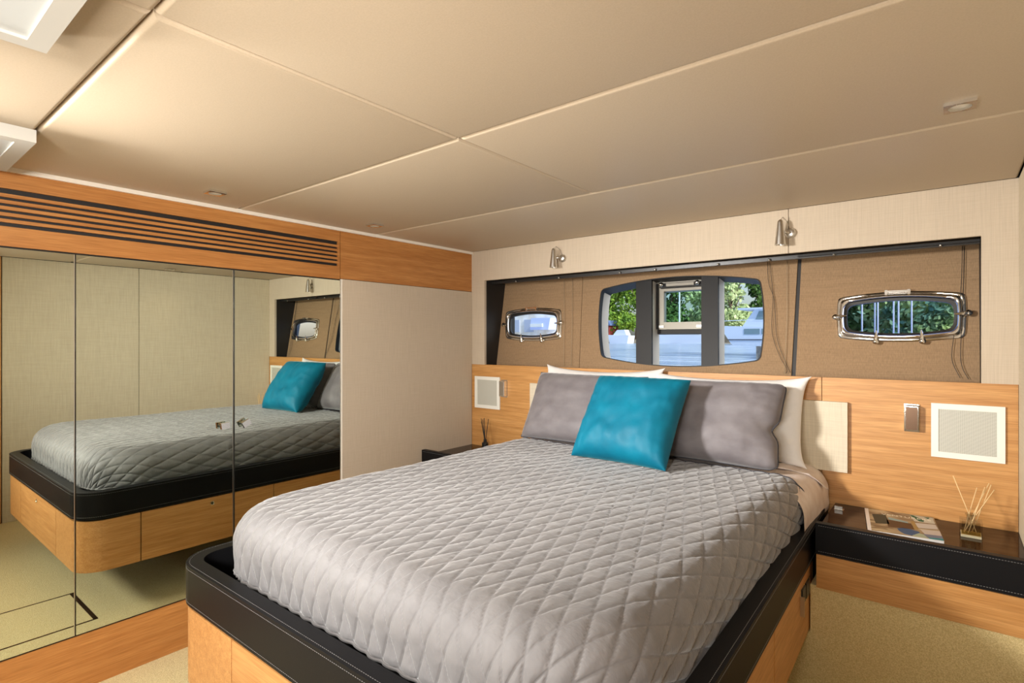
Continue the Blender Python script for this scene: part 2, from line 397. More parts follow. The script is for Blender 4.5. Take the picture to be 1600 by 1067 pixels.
# opening hatch in the middle pane
wf = mat('hatch_frame', (.30, .28, .235), .4, .2)
hx0, hx1, hz0, hz1 = -1.372, -1.078, .105, .345
D0, D1 = .075, .112
hf = obj('hatch_frame', prism([[(hx0, hz0-.03), (hx1, hz0-.03), (hx1, hz1+.01), (hx0, hz1+.01)], [(hx0+.045, hz0+.012), (hx1-.004, hz0+.012), (hx1-.004, hz1-.045), (hx0+.045, hz1-.045)]], H, D0, D1), wf, w1, bev=.002)
obj('hatch_pane', prism([[(hx0+.03, hz0), (hx1, hz0), (hx1, hz1), (hx0+.03, hz1)]], H, .095, .098), M['glass_mid'], hf)
obj('sill_bar', prism([[(hx0, hz0-.055), (hx1, hz0-.055), (hx1, hz0-.028), (hx0, hz0-.028)]], H, D0+.01, D1), M['charcoal'], w1, bev=.002)
obj('track_channel', prism([[(hx0, hz0-.03), (hx0+.014, hz0-.03), (hx0+.014, hz1), (hx0, hz1)]], H, D0-.01, D0), M['charcoal'], w1)
obj('closing_rail', prism([[(hx0+.03, hz1-.03), (hx1, hz1-.03), (hx1, hz1-.005), (hx0+.03, hz1-.005)]], H, D0-.03, D0), M['charcoal'], w1)
obj('handle', prism([[(hx0+.075, hz1-.026), (hx1-.055, hz1-.026), (hx1-.055, hz1-.010), (hx0+.075, hz1-.010)]], H, D0-.04, D0-.03), wf, w1, bev=.002)
for x in (hx0+.045, hx1-.035):
    bm = bmesh.new(); bmesh.ops.create_uvsphere(bm, u_segments=14, v_segments=10, radius=.014); bmesh.ops.translate(bm, verts=bm.verts, vec=H(x, hz1-.015, D0-.04))
    obj('latch_knob', bm, M['chrome'], w1, smooth=True)
for x in (hx0+.025, hx1-.03):
    obj('catch', prism([[(x-.022, hz0-.022), (x+.022, hz0-.022), (x+.022, hz0-.008), (x-.022, hz0-.008)]], H, D0-.006, D0), M['steel'], w1, bev=.001)
# portholes
def porthole(c, n, gl):
    w2 = bpy.data.objects.new('window_%d' % n, None); C.objects.link(w2); w2.location = H(c['cx'], c['cz']-.15); w2['kind'] = 'structure'
    def prof_sweep(specs, m, nm, par=w2):
        loops = []
        for g, d in specs: loops.append([H(a, b_, d) for a, b_ in pring(c, g)])
        bm = bmesh.new(); R = [[bm.verts.new(p) for p in l] for l in loops]; N = len(R[0]); K = len(R)
        for q in range(K):
            A, B = R[q], R[(q+1) % K]
            for i in range(N): bm.faces.new((A[i], A[(i+1) % N], B[(i+1) % N], B[i]))
        return obj(nm, bm, m, par, auto=.9)
    prof_sweep([(.033, 0), (.033, -.006), (.029, -.010), (.022, -.011), (.019, -.008), (.017, 0)], M['chrome'], 'outer_ring')
    prof_sweep([(.017, .002), (.018, -.016), (.013, -.022), (.006, -.022), (.002, -.016), (.001, .004)], M['chrome'], 'lens_ring')
    prof_sweep([(.002, -.004), (-.010, -.002), (-.010, .012), (.002, .012)], M['blackp'], 'gasket')
    obj('glass', prism([pring(c, .002)], H, .006, .010), gl, w2)
    cx, cz = c['cx'], c['cz']
    # hinge on top
    zt_ = cz+.084+.022
    hg = obj('hinge', prism([[(cx-.048, zt_), (cx+.048, zt_), (cx+.048, zt_+.010), (cx-.048, zt_+.010)]], H, -.022, -.010), M['chrome'], w2, bev=.002)
    for s in (-1, 1):
        obj('hinge_lug', prism([[(cx+s*.042-.005, zt_-.010), (cx+s*.042+.005, zt_-.010), (cx+s*.042+.005, zt_+.012), (cx+s*.042-.005, zt_+.012)]], H, -.026, 0), M['chrome'], hg, bev=.002)
    obj('hinge_plate', prism([[(cx-.04, zt_-.012), (cx+.04, zt_-.012), (cx+.04, zt_+.004), (cx-.04, zt_+.004)]], H, -.010, 0), M['chrome'], hg)
    def dog(x, z, dx, dz):
        bm = bmesh.new(); base = H(x, z, 0); tip = H(x+dx*.048, z+dz*.048, -.034); o1 = H(x, z, -.026)
        lathe([(0, 0), (.011, 0), (.011, .018), (.0135, .020), (.0135, .028), (.007, .034), (0, .036)], base, H(x, z, -1)-base, 14, bm)
        tube([H(x-dx*.004, z-dz*.004, -.026), o1, (o1+tip)/2, tip], [.008, .010, .0075, .002], 8, bm=bm)
        obj('clamp', bm, M['chrome'], w2, auto=.7)
    dog(cx-.082, cz-.115, .08, 1); dog(cx+.090, cz-.113, -.08, 1)
    dog(cx-.243, cz+.0, 1, .1); dog(cx+.246, cz+.005, -1, -.1)
porthole(PR, 2, M['glassblue']); porthole(PL, 3, M['glass'])

# cords of the shades
def cord(label, pts, col, r=.0012, d=-.012, grp='shade cords in the window recess'):
    bm = tube([H(x, z, d) for x, z in pts], r, 5)
    tag(obj('cord', bm, col, sr, smooth=True), 'thin pale cord' if col is cw else 'thin dark slack cord', None)
cw = mat('pale_cord', (.40, .31, .20), .6); ck = mat('dark_cord', (.03, .02, .015), .6)
cord('pale thin shade cord just right of the left porthole', [(-1.977, .42), (-1.977, .1), (-1.980, -.17)], cw)
cord('pale thin shade cord second right of the left porthole', [(-1.913, .42), (-1.915, .1), (-1.922, -.17)], cw)
cord('straight pale cord hanging left of the black seam between shades', [(-.640, .42), (-.641, .1), (-.652, -.17)], cw)
def sm(pts, k=6):
    out = []
    for i in range(len(pts)-1):
        p0 = pts[max(i-1, 0)]; p1 = pts[i]; p2 = pts[i+1]; p3 = pts[min(i+2, len(pts)-1)]
        for s in range(k):
            t_ = s/k
            out.append(tuple(.5*((2*p1[j])+(-p0[j]+p2[j])*t_+(2*p0[j]-5*p1[j]+4*p2[j]-p3[j])*t_*t_+(-p0[j]+3*p1[j]-3*p2[j]+p3[j])*t_**3) for j in range(len(p1))))
    out.append(pts[-1]); return out
cord('dark slack cord right of the large window, curving to the right', sm([(-.732, .40), (-.727, .29), (-.70, .20), (-.690, .03), (-.668, -.06), (-.624, -.168)]), ck)
cord('dark slack cord right of the large window, looping close to the glass', sm([(-.722, .40), (-.706, .22), (-.712, .08), (-.703, .0), (-.672, -.09), (-.640, -.15), (-.646, -.172)]), ck)
cord('dark cord right of the right porthole, kinked to the left', sm([(.042, .40), (.036, .20), (.012, .0), (.008, -.09), (.035, -.165)]), ck)
cord('dark cord right of the right porthole, hanging nearly straight', sm([(.048, .40), (.044, .16), (.036, -.05), (.042, -.12), (.062, -.168)]), ck)

# ------------------------------------------------------------------ headboard
hb = thing('headboard', 'wide oak headboard panelling under the recessed windows', 'headboard', (-1.22, YW, -.74))
for a, b2 in ((XL+.002, -1.9865), (-1.9835, -.4605), (-.4575, XR-.001)):
    obj('oak_panel', box(a, b2, YW+.001, YW+.028, -.80, NZ0), M['oak_x'], hb, bev=.0012, seg=1)
for x0, lab in ((-.80, 'square beige linen headrest pad right of the white pillows'), (-2.116, 'beige linen headrest pad mostly hidden behind the left grey cushion')):
    p = obj('headrest_pad', box(x0, x0+.445, YW-.022, YW+.001, -.592, -.279), M['linen_pad'], bev=.006, seg=3)
    tag(p, lab, 'headrest pad')
def speaker(x0, z0, lab):
    s = thing('wall_speaker', lab, 'speaker', (x0+.114, YW, z0), 'white framed grilles in the headboard')
    f = lambda a, b_, d: Vector((a, YW-d, b_))
    W_, H_ = .228, .220
    obj('frame', prism([[(x0, z0), (x0+W_, z0), (x0+W_, z0+H_), (x0, z0+H_)], [(x0+.024, z0+.023), (x0+W_-.024, z0+.023), (x0+W_-.024, z0+H_-.023), (x0+.024, z0+H_-.023)]], f, 0, .009), M['offwhite'], s, bev=.0012, seg=1)
    obj('grille', box(x0+.023, x0+W_-.023, YW-.006, YW-.001, z0+.022, z0+H_-.022), M['grille'], s)
speaker(-.060, -.480, 'white framed square grille on the right of the headboard')
speaker(-2.610, -.474, 'white framed square grille on the left of the headboard')
def readlight(x, lab, s):
    r = thing('reading_light', lab, 'reading light', (x, YW, -.385), 'flip-out reading lights')
    obj('wall_plate', box(x-.026, x+.026, YW-.004, YW, -.386, -.270), M['chrome'], r, bev=.001, seg=1)
    obj('head', box(x-.020, x+.024, YW-.034, YW-.006, -.378, -.276), M['chrome'], r, bev=.0025)
    obj('cover', box(x-.0185, x+.0205, YW-.0362, YW-.0335, -.374, -.281), M['bronze'] if s > 0 else M['steel'], r, bev=.001, seg=1)  # right front: dark reflection in the chrome, painted as bronze
readlight(-.125, 'boxy chrome reading light with a painted dark reflection, beside the right grille', 1)
readlight(-2.345, 'boxy chrome reading light beside the left grille', -1)
def walllamp(x, lab):
    r = thing('wall_lamp', lab, 'wall lamp', (x, YW, .45), 'conical wall spotlights')
    obj('base', lathe([(0, 0), (.024, 0), (.024, .010), (.019, .018), (.012, .021), (0, .022)], (x+.030, YW, .505), (0, -1, 0), 24), M['steel'], r, auto=.5)
    obj('arm', tube([(x+.030, YW-.018, .505), (x+.022, YW-.034, .505), (x+.006, YW-.045, .508)], .0065, 10), M['steel'], r, smooth=True)
    obj('shade', lathe([(0, .118), (.006, .117), (.0115, .110), (.0125, .104), (.0245, .0), (.021, .0), (.010, .095), (0, .098)], (x-.004, YW-.055, .447), (0, 0, 1), 24), M['steel'], r, auto=.5)
    obj('cable', tube([(x-.004, YW-.055, .563), (x+.004, YW-.040, .578), (x+.016, YW-.01, .56), (x+.026, YW-.002, .525)], .0016, 6), M['steel'], r, smooth=True)
walllamp(-.618, 'small conical steel wall spotlight right, above the large window\'s right end')
walllamp(-1.905, 'small conical steel wall spotlight left, above the left porthole')

# ------------------------------------------------------------------ nightstands
def nightstand(x0, x1, lab, group='leather edged bedside shelves'):
    n = thing('nightstand', lab, 'nightstand', ((x0+x1)/2, 2.6, ZF), group)
    obj('top', box(x0, x1, 2.405, YW-.001, -.765, -.738), M['gloss'], n)
    obj('leather_edge', box(x0, x1, 2.375, 2.405, -.820, -.704), M['leather'], n, bev=.006, seg=3)
    bm = bmesh.new(); 
    x = x0+.01
    while x < x1-.01:
        box(x, x+.0045, 2.3735, 2.3752, -.7135, -.7125, bm); box(x, x+.0045, 2.3735, 2.3752, -.8115, -.8105, bm); x += .0075
    tag(obj('stitching', bm, M['stitch'], n), None, None, kind='stuff')
    obj('apron', box(x0+.002, x1, 2.381, 2.40, -.954, -.826), M['oak_x'], n, bev=.0015, seg=1)
    obj('shadow_gap', box(x0+.002, x1, 2.387, 2.41, -.83, -.816), M['gap'], n)
    bm = box(x0+.002, x1, 2.388, YW-.002, ZF, -.945)
    if x0 > -1: box(x0-.020, x0+.002, 2.388, YW-.002, ZF, -.950, bm); box(-.66, x0-.020, 2.388, YW-.002, ZF, -1.136, bm)
    obj('carpeted_riser', bm, M['carpet'], n)
    return n
nightstand(-.404, XR-.002, 'black leather edged bedside shelf with glossy dark top, right of bed')
nightstand(XL+.006, -2.082, 'black leather edged bedside shelf left of bed, mostly hidden')

# ------------------------------------------------------------------ bed
bed = thing('platform_bed', 'double platform bed with black leather rim and oak drawer base', 'bed', (-1.24, 1.8, ZF))
def outline(off, yh=2.845, r=.13):
    """open path: left head end -> foot -> right head end, inset by off"""
    XLb = -2.07+off; yf = .735+off; r = max(.02, r-off)
    def xr(y): return -.425+off*-1+(2.5-y)*.022
    pts = [(XLb, yh)]
    for y in (2.48, 2.1, 1.702, 1.4, .998): pts.append((XLb, y))
    for k in range(9):
        a = PI+k/8*PI/2; pts.append((XLb+r+r*math.cos(a), yf+r+r*math.sin(a)))
    for x in (-1.65, -1.235, -.82): pts.append((x, yf))
    xe = xr(yf+r)
    for k in range(9):
        a = -PI/2+k/8*PI/2; pts.append((xe-r+r*math.cos(a), yf+r+r*math.sin(a)))
    for y in (1.04, 1.4, 1.793, 2.1, 2.48): pts.append((xr(y), y))
    pts.append((xr(yh), yh)); return pts
def band(off0, off1, z0, z1, sel=None, yh=2.845):
    A, B = outline(off0, yh), outline(off1, yh)
    if sel: A, B = sel(A), sel(B)
    bm = bmesh.new()
    R = [[bm.verts.new((x, y, z)) for x, y in L] for L, z in ((A, z0), (A, z1), (B, z1), (B, z0))]
    n = len(A)
    for q in range(4):
        U, V = R[q], R[(q+1) % 4]
        for i in range(n-1): bm.faces.new((U[i], U[i+1], V[i+1], V[i]))
    bm.faces.new([R[q][0] for q in range(4)]); bm.faces.new([R[q][-1] for q in range(4)][::-1])
    return bm
rim = obj('leather_rim', band(0, .052, -.870, -.742), M['leather'], bed, bev=.008, seg=3, auto=.9)
# stitching dashes round the rim
def dashes(off, z, vert=False):
    L = outline(off); bm = bmesh.new(); acc = 0
    for (x0, y0), (x1, y1) in zip(L, L[1:]):
        d = math.hypot(x1-x0, y1-y0); n = int(d/.008)
        if n < 1: continue
        tx, ty = (x1-x0)/d, (y1-y0)/d
        for k in range(n):
            c = (x0+tx*(k+.5)*d/n, y0+ty*(k+.5)*d/n, z)
            boxr(c, ((tx*.0024, ty*.0024, 0), (-ty*.0005, tx*.0005, 0), (0, 0, .0005)), bm)
    return bm
for off, z in ((-.0002, -.7525), (.0102, -.7420), (-.0002, -.8600)):
    tag(obj('stitching', dashes(off, z), M['stitch'], rim), None, None, kind='stuff')
def body():
    L = outline(.02); bm = bmesh.new()
    R = [[bm.verts.new((x, y, z)) for x, y in L] for z in (-1.128, -.868)]; n = len(L)
    for i in range(n): bm.faces.new((R[0][i], R[0][(i+1) % n], R[1][(i+1) % n], R[1][i]))
    bm.faces.new(R[0]); bm.faces.new(R[1][::-1]); return bm
obj('carcass', body(), M['gap'], bed)
obj('plinth', box(-1.35, -1.10, 1.60, 2.84, ZF, -1.127), M['carpet'], bed)
OUT = outline(.006)
def idx(cond): return [i for i, p in enumerate(OUT) if cond(p)]
def trimmed(i0, i1, g0, g1):
    def f(L):
        S = [list(p) for p in L[i0:i1+1]]
        def mv(a, b_, g):
            d = math.hypot(b_[0]-a[0], b_[1]-a[1]); return [a[0]+(b_[0]-a[0])*g/d, a[1]+(b_[1]-a[1])*g/d]
        S[0] = mv(S[0], S[1], g0); S[-1] = mv(S[-1], S[-2], g1); return S
    return f
# key indices in the outline
iLh, iL3, iL1 = 0, 3, 5; iF0 = 15; iF1 = 17; n_ = len(OUT)
iR1 = 27; iR2 = 29; iR3 = 31
segs = [(1, 3, 'drawer', 'y'), (3, 5, 'drawer', 'y'), (5, 15, 'corner_panel', 'y'), (15, 17, 'drawer', 'x'), (17, 27, 'corner_panel', 'y'), (27, 29, 'drawer', 'y'), (29, 31, 'end_panel', 'y')]
def latch(par, c, nrm):
    obj('latch', lathe([(0, .0), (.011, 0), (.011, .002), (.0085, .003), (.0075, .0005), (0, .0008)], c, nrm, 16), M['chrome'], par, auto=.5)
for i0, i1, nm, ax in segs:
    p = obj(nm, band(.006, .026, -1.130, -.882, trimmed(i0, i1, .0025, .0025)), M['oak_d'+ax], bed, bev=.002, seg=1, auto=.5)
    if (i0, i1) == (3, 5): latch(p, (-2.0645, 1.344, -.915), (-1, 0, 0))
    if (i0, i1) == (15, 17): latch(p, (-1.235, .740, -.915), (0, -1, 0))
    if (i0, i1) == (27, 29): latch(p, (-.394+.0, 1.36, -.915), (1, 0, 0))
# mattress under the covers
def rrect(x0, x1, y0, y1, z0, z1, r):
    return box(x0, x1, y0, y1, z0, z1)
mt = obj('mattress', rrect(-1.87, -.59, .94, 2.83, -.864, -.60, .05), M['dark'], bev=.10, seg=5)
tag(mt, 'thick mattress under the quilted coverlet on the platform bed', 'mattress')

def drape(x, y, X0, X1, Y0, top, I, rt, flat_r, bulge=0, rc=.0):
    """flat sheet coordinate -> draped position. core rectangle inset I from hem lines"""
    cx0, cx1, cy0 = X0+I, X1-I, Y0+I
    px = min(max(x, cx0), cx1); py = max(y, cy0)
    dx, dy = x-px, y-py; r = math.hypot(dx, dy)
    if r < 1e-9: return Vector((x, y, top)), Vector((0, 0, 1))
    nx, ny = dx/r, dy/r
    R = rt
    if r <= flat_r: h = r; z = 0; nz = (0, 1)
    elif r <= flat_r+R*PI/2:
        a = (r-flat_r)/R; h = flat_r+R*math.sin(a); z = R*(1-math.cos(a)); nz = (math.sin(a), math.cos(a))
    else:
        e = r-flat_r-R*PI/2; h = flat_r+R-bulge*(e/.15)**1.0; z = R+e; nz = (1, 0)
    return Vector((px+nx*h, py+ny*h, top-z)), Vector((nx*nz[0], ny*nz[0], nz[1]))
HX0, HX1, HY0, TOP = -1.992, -.462, .822, -.566
ca, cb = .0605, .160; SUB = 18
dx_, dy_ = ca/SUB, cb/SUB
I_, RT, FL = .24, .105, .135
side = .095
def quilt():
    ext = (FL+RT*PI/2+side)
    xa, xb = HX0+I_-ext, HX1-I_+ext; ya, yb = HY0+I_-ext, 2.50
    ni = int(round((xb-xa)/dx_)); nj = int(round((yb-ya)/dy_))
    V = []; F = []
    def keep(i, j):
        x, y = xa+i*dx_, ya+j*dy_
        return True
    for j in range(nj+1):
        for i in range(ni+1):
            x, y = xa+i*dx_, ya+j*dy_
            # corners: shrink square overhang to round hem
            px = min(max(x, HX0+I_), HX1-I_); py = max(y, HY0+I_)
            ddx, ddy = x-px, y-py
            if ddx and ddy:
                u, v = ddx/ext, ddy/ext
                xx, yy = px+ddx*math.sqrt(max(0, 1-v*v/2)), py+ddy*math.sqrt(max(0, 1-u*u/2))
            else: xx, yy = x, y
            p, n = drape(xx, yy, HX0, HX1, HY0, TOP, I_, RT, FL, .012)
            a = (i+j)/SUB; b = (i-j)/SUB
            fa = abs(math.sin(PI*a)); fb = abs(math.sin(PI*b))
            puff = (min(fa, fb)**.38)*.62+(fa*fb)**.5*.38
            side_f = min(1, abs(TOP-p.z)/.12)
            q = Vector((xx*1.0, yy*1.0, 0))
            wr_ = noise.noise(q*34+Vector((a*.7, 0, 3)))*.0011+noise.noise(Vector((xx*14, yy*85, 5)))*.0010+noise.noise(q*7)*.002
            # puckers beside the seams
            pk = (1-min(fa, fb))*noise.noise(Vector((xx*120, yy*60, 1)))*.0016
            sag = noise.noise(q*2.2+Vector((9, 2, 0)))*.007*(1-side_f)
            d = puff*(.0050+.0035*side_f)+wr_+pk
            if side_f > .3: d += .006*side_f*noise.noise(Vector((xx*9, yy*9, 2)))
            V.append(p+n*d+Vector((0, 0, sag)))
    for j in range(nj):
        for i in range(ni):
            a0 = j*(ni+1)+i; a1 = a0+1; b0 = a0+ni+1; b1 = b0+1
            if (i+j+1) % SUB == 0: F += [(a0, a1, b0), (a1, b1, b0)]
            else: F += [(a0, a1, b1), (a0, b1, b0)]
    me = bpy.data.meshes.new('coverlet'); me.from_pydata([tuple(v) for v in V], [], F); me.update()
    border = [V[j*(ni+1)] for j in range(nj, -1, -1)]+[V[i] for i in range(1, ni+1)]+[V[j*(ni+1)+ni] for j in range(1, nj+1)]
    head = [V[nj*(ni+1)+i] for i in range(ni+1)]
    return me, border, head
me, border, head = quilt()
qv = link('coverlet', me, M['quilt'], smooth=True)
sol = qv.modifiers.new('thick', 'SOLIDIFY'); sol.thickness = .006; sol.offset = -1
tag(qv, 'quilted silver grey velvet coverlet draped over the bed', 'coverlet')
obj('hem', tube([p+Vector((0, 0, -.001)) for p in border[::3]], .0045, 6), M['quilt'], qv, smooth=True)
obj('hem', tube([p+Vector((0, .0, -.001)) for p in head[::3]], .0045, 6), M['piping'], qv, smooth=True)
# sheet at the head
def sheet():
    X0, X1 = -2.005, -.440; I = .24; ext = .135+.105*PI/2+.085
    xa, xb = X0+I-ext, X1-I+ext; ya, yb = 2.36, 2.835; ni, nj = 150, 44; V = []; F = []
    for j in range(nj+1):
        for i in range(ni+1):
            x = xa+(xb-xa)*i/ni; y = ya+(yb-ya)*j/nj
            p, n = drape(x, y, X0, X1, .5, TOP-.006, I, RT, FL, -.004)
            q = Vector((x*9, y*5, 1)); s = min(1, abs(TOP-p.z)/.12); u = max(0, (y-2.47)/.36)
            V.append(p+n*(noise.noise(q)*.010*u+noise.noise(q*3)*.004*u+s*u*.012)+Vector((0, 0, -.016*max(0, 1-u*1.6))))
    for j in range(nj):
        for i in range(ni):
            a0 = j*(ni+1)+i; F.append((a0, a0+1, a0+ni+2, a0+ni+1))
    me = bpy.data.meshes.new('sheet'); me.from_pydata([tuple(v) for v in V], [], F); me.update(); return me
sh = link('sheet', sheet(), M['sheet'], smooth=True)
tag(sh, 'pale rose white cotton sheet showing past the coverlet\'s head end', 'sheet')
# folded pillowcase-like corner of the sheet
def patch(c00, c10, c11, c01, n=12, amp=.004, sd=0):
    V = []; F = []
    for j in range(n+1):
        for i in range(n+1):
            u, v = i/n, j/n
            p = Vector(c00)*(1-u)*(1-v)+Vector(c10)*u*(1-v)+Vector(c11)*u*v+Vector(c01)*(1-u)*v
            p.z += noise.noise(p*16+Vector((sd, 0, 0)))*amp+.014*math.sin(PI*u)*math.sin(PI*v)
            V.append(tuple(p))
    for j in range(n):
        for i in range(n):
            a0 = j*(n+1)+i; F.append((a0, a0+1, a0+n+2, a0+n+1))
    me = bpy.data.meshes.new('fold'); me.from_pydata(V, [], F); me.update(); return me
fo = link('folded_corner', patch((-.66, 2.60, -.556), (-.478, 2.66, -.578), (-.412, 2.735, -.655), (-.545, 2.825, -.560)), M['sheet'], sh, smooth=True)
s2 = fo.modifiers.new('thick', 'SOLIDIFY'); s2.thickness = .004

# ------------------------------------------------------------------ pillows and cushions
def cushion(name, label, cat, m, bottom, e1, up, w_, h_, t_, pipe=None, group=None, sag=.0, pinch=.05, ear=.0, seed=0, sq=.5, dents=(), notch=0, rcorner=0):
    """bottom: centre of the lower edge; e1 width direction; up the leaning direction"""
    e1 = Vector(e1).normalized(); up = Vector(up).normalized(); up = (up-e1*up.dot(e1)).normalized(); n = e1.cross(up)
    N = 44; o = thing(name, label, cat, bottom, group) if False else None
    V = []; F = []; edge = []
    def pos(u, v, s):
        iu, iv = 1-abs(u), 1-abs(v)
        x = u*w_/2*(1-pinch*(1-v*v))*(1+ear*abs(v)**6)
        y = (v*h_/2)*(1-pinch*(1-u*u)*.9)*(1+ear*abs(u)**6)
        if u > 0 and notch: x -= notch*math.exp(-((v+.12)/.16)**2)*u**6
        if rcorner:
            k_ = rcorner*(abs(u)*abs(v))**14; x -= math.copysign(k_, u); y -= math.copysign(k_, v)
        prof = (max(0, (1-u**4))*max(0, (1-v**4)))**sq
        cr = 1+.10*noise.noise(Vector((u*2.4, v*2.4, seed+s)))
        rad = max(abs(u), abs(v))
        wr_ = .007*noise.noise(Vector((u*9, v*4, seed*3+s)))*min(1, (1-rad)*6)
        # gathers running in from the seam
        ga = .009*noise.noise(Vector((u*16 if abs(v) > abs(u) else 3, v*16 if abs(u) > abs(v) else 3, seed)))*max(0, rad-.55)/.45*min(1, (1-rad)*10)
        th = t_/2*prof*cr+(wr_+ga)*(1 if prof > 0 else 0)
        for (du, dv, rr, dp) in dents: th -= dp*math.exp(-((u-du)**2+(v-dv)**2)/rr**2)*(prof > 0)
        y -= sag*(1-u*u)*(v > 0)*v*h_
        p = Vector(bottom)+e1*x+up*(y+h_/2)+n*(s*th)
        # the lower edge gathers forward a bit
        return p
    for s in (1, -1):
        for j in range(N+1):
            for i in range(N+1):
                u = math.sin((i/N-.5)*PI); v = math.sin((j/N-.5)*PI)
                V.append(pos(u, v, s))
    K = (N+1)**2
    for s in (0, 1):
        for j in range(N):
            for i in range(N):
                a0 = s*K+j*(N+1)+i; q = (a0, a0+1, a0+N+2, a0+N+1); F.append(q if s == 0 else q[::-1])
    me = bpy.data.meshes.new(name); me.from_pydata([tuple(v) for v in V], [], F); me.update()
    b3 = bmesh.new(); b3.from_mesh(me); bmesh.ops.remove_doubles(b3, verts=b3.verts, dist=.00002); b3.to_mesh(me); b3.free()
    ob = link(name, me, m, smooth=True)
    tag(ob, label, cat, group)
    if pipe:
        E = [V[i] for i in range(N+1)]+[V[j*(N+1)+N] for j in range(1, N+1)]+[V[N*(N+1)+i] for i in range(N-1, -1, -1)]+[V[j*(N+1)] for j in range(N-1, 0, -1)]
        obj('piping', tube(E, .0042, 6, closed=True), pipe, ob, smooth=True)
    return ob
zb_ = -.562
def lean(y0, z0, y1, z1): return (0, y1-y0, z1-z0)
cushion('pillow', 'white pillow standing against the left half of the headboard', 'pillow', M['pillow'], (-1.585, 2.715, zb_+.0), (1, 0, 0), lean(2.70, 0, 2.80, .40), .74, .412, .12, pinch=.035, ear=.05, seed=3, sag=.05)
cushion('pillow', 'white pillow standing against the right half of the headboard', 'pillow', M['pillow'], (-.885, 2.715, zb_+.0), (1, 0, 0), lean(2.70, 0, 2.80, .40), .74, .395, .12, pinch=.035, ear=.06, seed=8, sag=.04)
cushion('cushion', 'grey velvet oblong cushion left of the teal one', 'cushion', M['cushion'], (-1.590, 2.505, zb_+.004), (1, 0, 0), lean(2.46, 0, 2.665, .37), .69, .410, .19, pipe=M['piping'], pinch=.04, seed=11)
cushion('cushion', 'grey velvet oblong cushion right of the teal one', 'cushion', M['cushion'], (-.910, 2.505, zb_+.004), (1, 0, 0), lean(2.46, 0, 2.64, .37), .69, .400, .20, pipe=M['piping'], pinch=.045, seed=15, dents=((.92, -.12, .22, .02),), notch=.028, rcorner=.016)
cushion('cushion', 'square teal velvet cushion in front of the grey cushions', 'cushion', M['teal'], (-1.175, 2.215, zb_+.012), (1, -.05, .0), lean(2.19, 0, 2.44, .36), .475, .440, .205, pinch=.045, ear=.02, seed=21)

# ------------------------------------------------------------------ things on the nightstands
mg = thing('magazine', 'glossy magazine with a blue and green cover on the right bedside shelf', 'magazine', (-.15, 2.66, -.738))
A_, B_, C_, D_ = Vector((-.288, 2.802, 0)), Vector((-.052, 2.832, 0)), Vector((-.016, 2.524, 0)), Vector((-.246, 2.49, 0))
def mq(u, v, z=0.): # u 0..1 left to right, v 0..1 far to near
    p = A_*(1-u)*(1-v)+B_*u*(1-v)+C_*u*v+D_*(1-u)*v; p.z = -.738+z; return p
def mpoly(loop, z0, z1, m, nm, par):
    return obj(nm, prism([loop], lambda a, b_, d: mq(a, b_, d), z0, z1), m, par)
mpoly([(0.03, 0), (1, 0), (1, 1), (0.03, 1)], .0, .0095, mat('page_white', (.75, .74, .72), .6), 'pages', mg)
cvm = sub(mat('cover_tan', (.55, .42, .27), .4, spec=.25), (9, 22, 9), 1.0, 3, (.16, .10, .05), (.50, .40, .25), .35, .62, distort=1.2)
cvr = mpoly([(0, 0), (1, 0), (1, 1), (0, 1)], .0095, .0101, cvm, 'cover', mg)
mpoly([(0, 0), (.055, 0), (.055, 1), (0, 1)], .0101, .0105, mat('spine_white', (.82, .80, .80), .3), 'spine_strip', mg)
def art(loop, col, z=.0101): mpoly(loop, z, z+.0003, mat('print', tuple(c*.75 for c in col), .45, spec=.2), 'printed_shape', mg)
art([(.10, .25), (.30, .20), (.33, .62), (.13, .66)], (.035, .05, .04))
art([(.30, .42), (.64, .46), (.66, .70), (.30, .74)], (.12, .06, .03))
art([(.33, .30), (.60, .40), (.60, .46), (.33, .40)], (.35, .50, .50), .0104)
art([(.42, .76), (.50, .70), (.62, .72), (.72, .78), (.70, .88), (.60, .98), (.50, .95), (.44, .86)], (.03, .12, .28))
art([(.60, .97), (.70, .84), (.76, .86), (.80, .99)], (.52, .62, .45), .0104)
art([(.68, .40), (.98, .36), (.99, .55), (.72, .60)], (.78, .72, .66))
art([(.74, .66), (1, .62), (1, .82), (.78, .84)], (.74, .66, .60))
art([(.76, .84), (1, .82), (1, .92), (.80, .96)], (.22, .25, .36), .0104)
art([(.80, .955), (1, .93), (1, 1), (.82, 1)], (.02, .32, .38), .0104)
art([(.66, .04), (.98, .04), (.98, .32), (.70, .32)], (.74, .72, .60))
art([(.66, .06), (.71, .05), (.84, .22), (.83, .30), (.77, .30)], (.01, .14, .07), .0104)
art([(.86, .07), (.94, .05), (.91, .13)], (.01, .16, .08), .0104)
art([(.64, .36), (.69, .34), (.72, .68), (.66, .70)], (.50, .33, .12), .0107)
# masthead lettering, legible only as a row of pale capitals
tcu = bpy.data.curves.new('masthead', 'FONT'); tcu.body = 'VENTURERS'; tcu.size = .030; tcu.extrude = .0002; tcu.space_character = 1.05
to = bpy.data.objects.new('masthead', tcu); C.objects.link(to)
bpy.context.view_layer.update()
me = bpy.data.meshes.new_from_object(to.evaluated_get(bpy.context.evaluated_depsgraph_get())); bpy.data.objects.remove(to)
ua = (B_-A_).normalized(); va = (A_-D_).normalized(); o_ = mq(.24, .22, .0108)
Mx = Matrix(((ua.x, va.x, 0, o_.x), (ua.y, va.y, 0, o_.y), (0, 0, 1, o_.z), (0, 0, 0, 1))); me.transform(Mx)
link('masthead', me, mat('print_cream', (.80, .76, .62), .3), mg)

